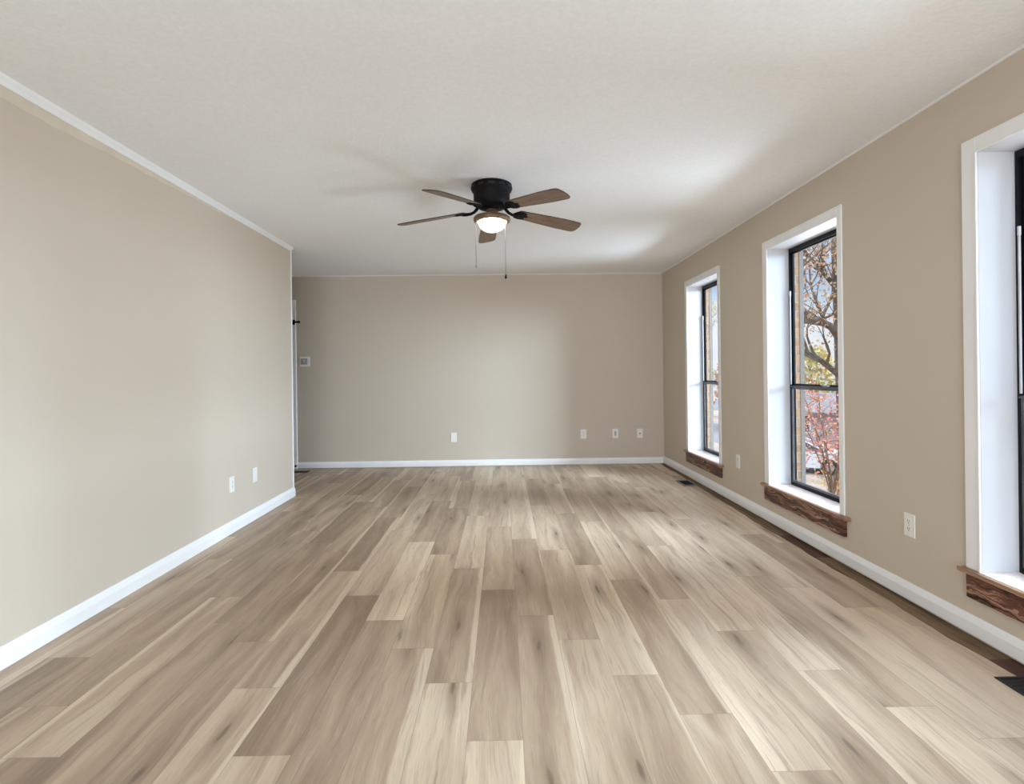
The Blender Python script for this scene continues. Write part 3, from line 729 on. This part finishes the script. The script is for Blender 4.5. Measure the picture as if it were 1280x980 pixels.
def leaves(mb, pts, size, rr):
    for p in pts:
        d1 = Vector((rr.gauss(0,1), rr.gauss(0,1), rr.gauss(0,1))).normalized(); d2 = d1.cross(Vector((rr.gauss(0,1), rr.gauss(0,1), rr.gauss(0,1)))).normalized()
        s_ = size*rr.uniform(.6, 1.3); p = Vector(p)
        mb.quad(p-d1*s_*.5, p+d2*s_*.32, p+d1*s_*.5, p-d2*s_*.32)
def branchy(mb, start, direc, length, r, rr, depth, tips):
    p = Vector(start); d_ = Vector(direc).normalized(); pts = [p.copy()]; n_ = 6
    for _ in range(n_):
        d_ = (d_ + Vector((rr.uniform(-.25,.25), rr.uniform(-.25,.25), rr.uniform(-.12,.2)))).normalized(); p = p + d_*length/n_; pts.append(p.copy())
    mb.tube(pts, [r*(1-.75*i_/n_) for i_ in range(n_+1)], 6, caps=False)
    if depth == 0: tips.extend(pts[2:]); return
    if depth == 1: tips.extend(pts[4:])
    for k in range(3 + (depth > 1)):
        i_ = rr.randint(2, n_); a_ = rr.uniform(0, 2*PI)
        nd = (d_ + Vector((math.cos(a_), math.sin(a_), rr.uniform(-.1, .7)))*.95).normalized()
        branchy(mb, pts[i_], nd, length*rr.uniform(.5, .7), r*(1-.75*i_/n_)*.75, rr, depth-1, tips)
def oak(name, base, trunk, limbs, seed, nleaf, lsize, leafm, spread, label, group=None, size=1.0, depth=2):
    rr = random.Random(seed); g = empty(name, base); tag(g, label, 'tree', group); B = Vector(base)
    mb = MB(); tp = [Vector(p)-B for p in trunk[0]]; mb.tube(tp, trunk[1], 10, caps=False); mb.build('trunk', BARK, g)
    mb = MB(); tips = []
    for pts, r in limbs:
        pts = [Vector(p)-B for p in pts]; mb.tube(pts, [r*(1-.6*i_/(len(pts)-1)) for i_ in range(len(pts))], 8, caps=False)
        for i_ in range(1, len(pts)):
            for _ in range(2):
                a_ = rr.uniform(0, 2*PI); d_ = (pts[i_]-pts[i_-1]).normalized()
                branchy(mb, pts[i_], d_*.7 + Vector((math.cos(a_), math.sin(a_), rr.uniform(-.3, .8)))*.8, rr.uniform(.7, 1.3)*size, r*.42, rr, depth-1, tips)
    mb.build('branches', BARK, g)
    mb = MB(); P = []
    for _ in range(nleaf):
        c = rr.choice(tips); P.append(c + Vector((rr.gauss(0,spread), rr.gauss(0,spread), rr.gauss(0,spread))))
    leaves(mb, P, lsize, rr); f = mb.build('foliage', leafm, g); f['kind'] = 'stuff'
    return g
GT = 'autumn trees in the yard'
OS = 2.2                                          # the oak stands farther out and is that much larger
def far(p): return (p[0]*OS, p[1]*OS, HC + (p[2]-HC)*OS)
OX, OY = 5.85*OS, 9.0*OS
oak_trunk = [(5.80, 9, .2), (5.74, 9, 1.4), (5.70, 9, 2.6), (5.66, 9.02, 3.9), (5.72, 9.1, 5.4), (5.8, 9.1, 6.6)]
oak_limbs = [([(5.70, 9, 1.62), (5.50, 8.98, 1.88), (5.30, 8.96, 1.98), (5.09, 8.95, 2.02), (4.7, 8.9, 2.25), (4.3, 8.8, 2.5)], .075),
     ([(5.76, 9, .98), (5.58, 9, 1.12), (5.40, 9, 1.26), (5.22, 9, 1.40), (5.10, 9, 1.45), (4.6, 8.9, 1.75)], .062),
     ([(5.70, 9, 2.45), (5.52, 9, 2.62), (5.36, 9, 2.82), (5.15, 9, 3.05), (4.8, 9, 3.5)], .05),
     ([(5.68, 9, 3.3), (5.45, 9.1, 3.6), (5.2, 9.2, 4.1), (5.0, 9.2, 4.8)], .05),
     ([(5.40, 9, 1.97), (5.30, 9.05, 2.25), (5.22, 9.1, 2.6), (5.25, 9.2, 3.0)], .032),
     ([(5.7, 9, 2.9), (6.1, 8.8, 3.4), (6.6, 8.7, 4.0), (7.2, 8.6, 4.3)], .06), ([(5.7, 9, 3.8), (6.0, 9.4, 4.5), (6.3, 9.8, 5.2)], .05),
     ([(5.7, 9, 2.2), (6.2, 9.3, 2.6), (6.8, 9.6, 3.0)], .05)]
oak('oak_tree', (OX, OY, gz(OX)), ([(OX, OY, gz(OX)-.1)] + [far(p) for p in oak_trunk], [q*OS for q in [.24, .19, .165, .15, .13, .09, .04]]),
    [([far(p) for p in pts], q*OS) for pts, q in oak_limbs], 7, 5600, .115, LEAF_ORANGE, .34, 'oak with bending grey limbs and thin orange leaves outside the middle window', GT, OS)
rr = random.Random(21)
for k, (x0, y0, hh, m_, lab) in enumerate(((11.4, 5.0, 6.0, LEAF_ORANGE, 'thin orange tree standing in the yard near the closest window'), (11.0, 33.0, 7.5, LEAF_YELLOW, 'yellow green tree far beyond the car'))):
    b0 = Vector((x0, y0, gz(x0)))
    oak('yard_tree', tuple(b0), ([tuple(b0+Vector((0,0,-.1))), tuple(b0+Vector((.05,0,hh*.3))), tuple(b0+Vector((.1,.1,hh*.65))), tuple(b0+Vector((.1,.1,hh)))], [.2, .16, .1, .03]),
        [([tuple(b0+Vector((.05,.05,hh*f))), tuple(b0+Vector((math.cos(q_)*.9, math.sin(q_)*.9, hh*f+.6))), tuple(b0+Vector((math.cos(q_)*1.7, math.sin(q_)*1.7, hh*f+1.3)))], .07) for f, q_ in ((.3, .4), (.38, 2.5), (.45, 4.4), (.55, 1.3), (.62, 3.4), (.72, 5.3), (.8, .2), (.86, 2.2))],
        40+k, 1800, .12, m_, .22, lab, GT)

# red shrub with many thin stems
def shrub(base, hgt, rad, nst, seed, nleaf, lsize, leafm, label, name='red_shrub', low=.45, spread=None):
    spread = spread or .065*hgt
    rr = random.Random(seed); g = empty(name, base); tag(g, label, 'shrub', 'shrubs below the windows')
    mb = MB(); tips = []
    for k in range(nst):
        a_ = 2*PI*k/nst + rr.uniform(-.3, .3); ln = hgt*rr.uniform(.75, 1.0); p = Vector((rr.uniform(-.04,.04), rr.uniform(-.04,.04), -.04)); pts = [p.copy()]
        for i_ in range(7):
            f = (i_+1)/7; p = Vector((math.cos(a_)*rad*f**1.3 + rr.uniform(-.04,.04), math.sin(a_)*rad*f**1.3 + rr.uniform(-.04,.04), ln*f)); pts.append(p)
            if f > low:
                tips.append(p)
                for _ in range(2):
                    b2 = rr.uniform(0, 2*PI); e_ = p + Vector((math.cos(b2), math.sin(b2), rr.uniform(.1,.7)))*rr.uniform(.09,.2)*hgt
                    mb.tube([p, (p+e_)/2 + Vector((0,0,.03)), e_], [.0035*hgt, .0028*hgt, .0016*hgt], 5, caps=False); tips += [e_, (p+e_)/2]
        mb.tube(pts, [.0085*hgt*(1-.7*i_/7) for i_ in range(8)], 6, caps=False)
    mb.build('stems', STEM, g)
    mb = MB(); leaves(mb, [rr.choice(tips)+Vector((rr.gauss(0,spread), rr.gauss(0,spread), rr.gauss(0,spread))) for _ in range(nleaf)], lsize, rr)
    f = mb.build('foliage', leafm, g); f['kind'] = 'stuff'; return g
shrub((9.75, 16.0, gz(9.75)), 3.3, 1.1, 10, 5, 2000, .095, LEAF_RED, 'red leaved shrub with bare fanned stems outside the middle window', low=.42)
shrub((11.2, 9.6, gz(11.2)), 3.2, 1.2, 9, 9, 1000, .11, LEAF_RED, 'red leaved shrub further along the yard toward the closest window', low=.42)
shrub((10.6, 17.2, gz(10.6)), .9, .55, 8, 15, 150, .11, LEAF_GOLD, 'low golden weed behind the red shrub stems', 'golden_shrub', .2, .12)

# parked car across the drive
car = empty('car', (13.35, 24.65, gz(14)+.012), math.radians(-30)); tag(car, 'white car parked on the drive beyond the yard', 'car')
prof = [(-2.2, .28), (-2.25, .62), (-2.18, .92), (-1.95, 1.02), (-1.55, 1.08), (1.05, .98), (1.75, .90), (2.12, .78), (2.22, .55), (2.18, .28)]
def wheelcut(pr, xs):                             # body outline with wheel arches along its lower edge
    out = list(pr)
    for xc in sorted(xs, reverse=True): out += [(xc+.37, .28)] + [(xc+.37*math.cos(a_), .32+.37*math.sin(a_)) for a_ in [PI*k/8 for k in range(0, 9)]] + [(xc-.37, .28)]
    return out
Msd = Matrix(((1,0,0,0),(0,0,1,0),(0,1,0,0),(0,0,0,1)))
body = MB().prism(wheelcut(prof, (-1.32, 1.32)), -.86, .86, Msd).build('body', CARPAINT, car)
def cabin(mb, ins, z_top, xb, xt):
    a_ = [(xb[0], -.84+ins, 1.02), (xb[1], -.84+ins, .97), (xb[1], .84-ins, .97), (xb[0], .84-ins, 1.02)]
    b2 = [(xt[0], -.66+ins, z_top), (xt[1], -.66+ins, z_top), (xt[1], .66-ins, z_top), (xt[0], .66-ins, z_top)]
    n_ = len(mb.v); mb.v += a_ + b2
    for q_ in ((0,1,5,4), (1,2,6,5), (2,3,7,6), (3,0,4,7), (4,5,6,7)): mb.face([n_+t_ for t_ in q_])
    return mb
cabin(MB(), 0, 1.44, (-1.9, 1.18), (-1.35, .30)).build('windows', CARGLASS, car)
mb = MB(); mb.bbox(-1.40, .34, -.69, .69, 1.42, 1.50, .03)
for sx in (-1, 1):
    for (xb_, xt_) in ((-1.9, -1.36), (-.45, -.45), (1.18, .30)): mb.tube([(xb_, sx*.845, 1.0), (xt_, sx*.67, 1.45)], .035, 6)
mb.build('roof', CARPAINT, car)
for sx in (-1.32, 1.32):
    for sy in (-1, 1):
        q = MB(); q.tube([(sx, sy*.66, .33), (sx, sy*.87, .33)], .33, 24); wl = q.build('wheel', RUBBER, car)
        q = MB(); q.tube([(sx, sy*.86, .33), (sx, sy*.885, .33)], [.20, .17], 20); q.build('hubcap', CHROME, wl)
MB().bbox(2.16, 2.24, -.8, -.5, .6, .74, .02).build('headlight', BALANCE, car); MB().bbox(2.16, 2.24, .5, .8, .6, .74, .02).build('headlight', BALANCE, car)
MB().bbox(-2.28, -2.2, -.82, .82, .34, .54, .03).build('bumper', CARPAINT, car); MB().bbox(2.15, 2.27, -.82, .82, .32, .5, .03).build('bumper', CARPAINT, car)

# house across the street
hx, hy = 24.5, 41.0; hz = gz(24.5)
ho = empty('neighbour_house', (hx, hy, hz), math.radians(-30)); tag(ho, 'pale house with grey roof across the street', 'house')
mb = MB(); mb.box(-7, 7, -4, 4, 0, 2.5); mb.build('walls', SIDING, ho)
mb = MB(); n_ = 0; mb.v += [(-7.5,-4.6,2.4),(7.5,-4.6,2.4),(7.5,4.6,2.4),(-7.5,4.6,2.4),(-7.5,0,3.6),(7.5,0,3.6)]
for q_ in ((0,1,5,4), (2,3,4,5), (0,4,3), (1,2,5), (0,3,2,1)): mb.face(q_)
mb.build('roof', SHINGLE, ho)
for xx in (-4.8, -1.6, 4.6):
    q = MB(); q.box(xx-.65, xx+.65, -4.06, -4.0, .9, 2.2); wf = q.build('window', TRIM, ho)
    q = MB(); q.box(xx-.56, xx+.56, -4.075, -4.05, .99, 2.11); q.build('pane', CARGLASS, wf)
q = MB(); q.box(1.0, 2.0, -4.06, -4.0, .1, 2.15); q.build('door', STOOL, ho)

# tree line far behind
rr = random.Random(77)
for k in range(9):
    x0 = 26.5 + k*5.6 + rr.uniform(-.4, .4); y0 = 62 - k*6.2 + rr.uniform(-.4, .4); hh = rr.uniform(6.6, 8.2); g = empty('hedge_tree', (x0, y0, gz(x0)))
    tag(g, 'yellow green tree in the far row behind the neighbour house', 'tree', 'row of trees behind the neighbour house')
    MB().tube([(0,0,-.2), (.1,0,hh*.4), (0,.1,hh*.8)], [.3, .22, .08], 8).build('trunk', BARK, g)
    mb = MB(); P = []
    for _ in range(1100):
        a_ = rr.uniform(0, 2*PI); t_ = rr.random(); rd = 3.1*math.sqrt(max(.05, math.sin(PI*min(1, .12+.85*t_))))*math.sqrt(rr.random())
        P.append((math.cos(a_)*rd, math.sin(a_)*rd, hh*(.12+.88*t_)))
    leaves(mb, P, .62, rr); f = mb.build('foliage', LEAF_YELLOW if k % 3 else LEAF_ORANGE, g); f['kind'] = 'stuff'
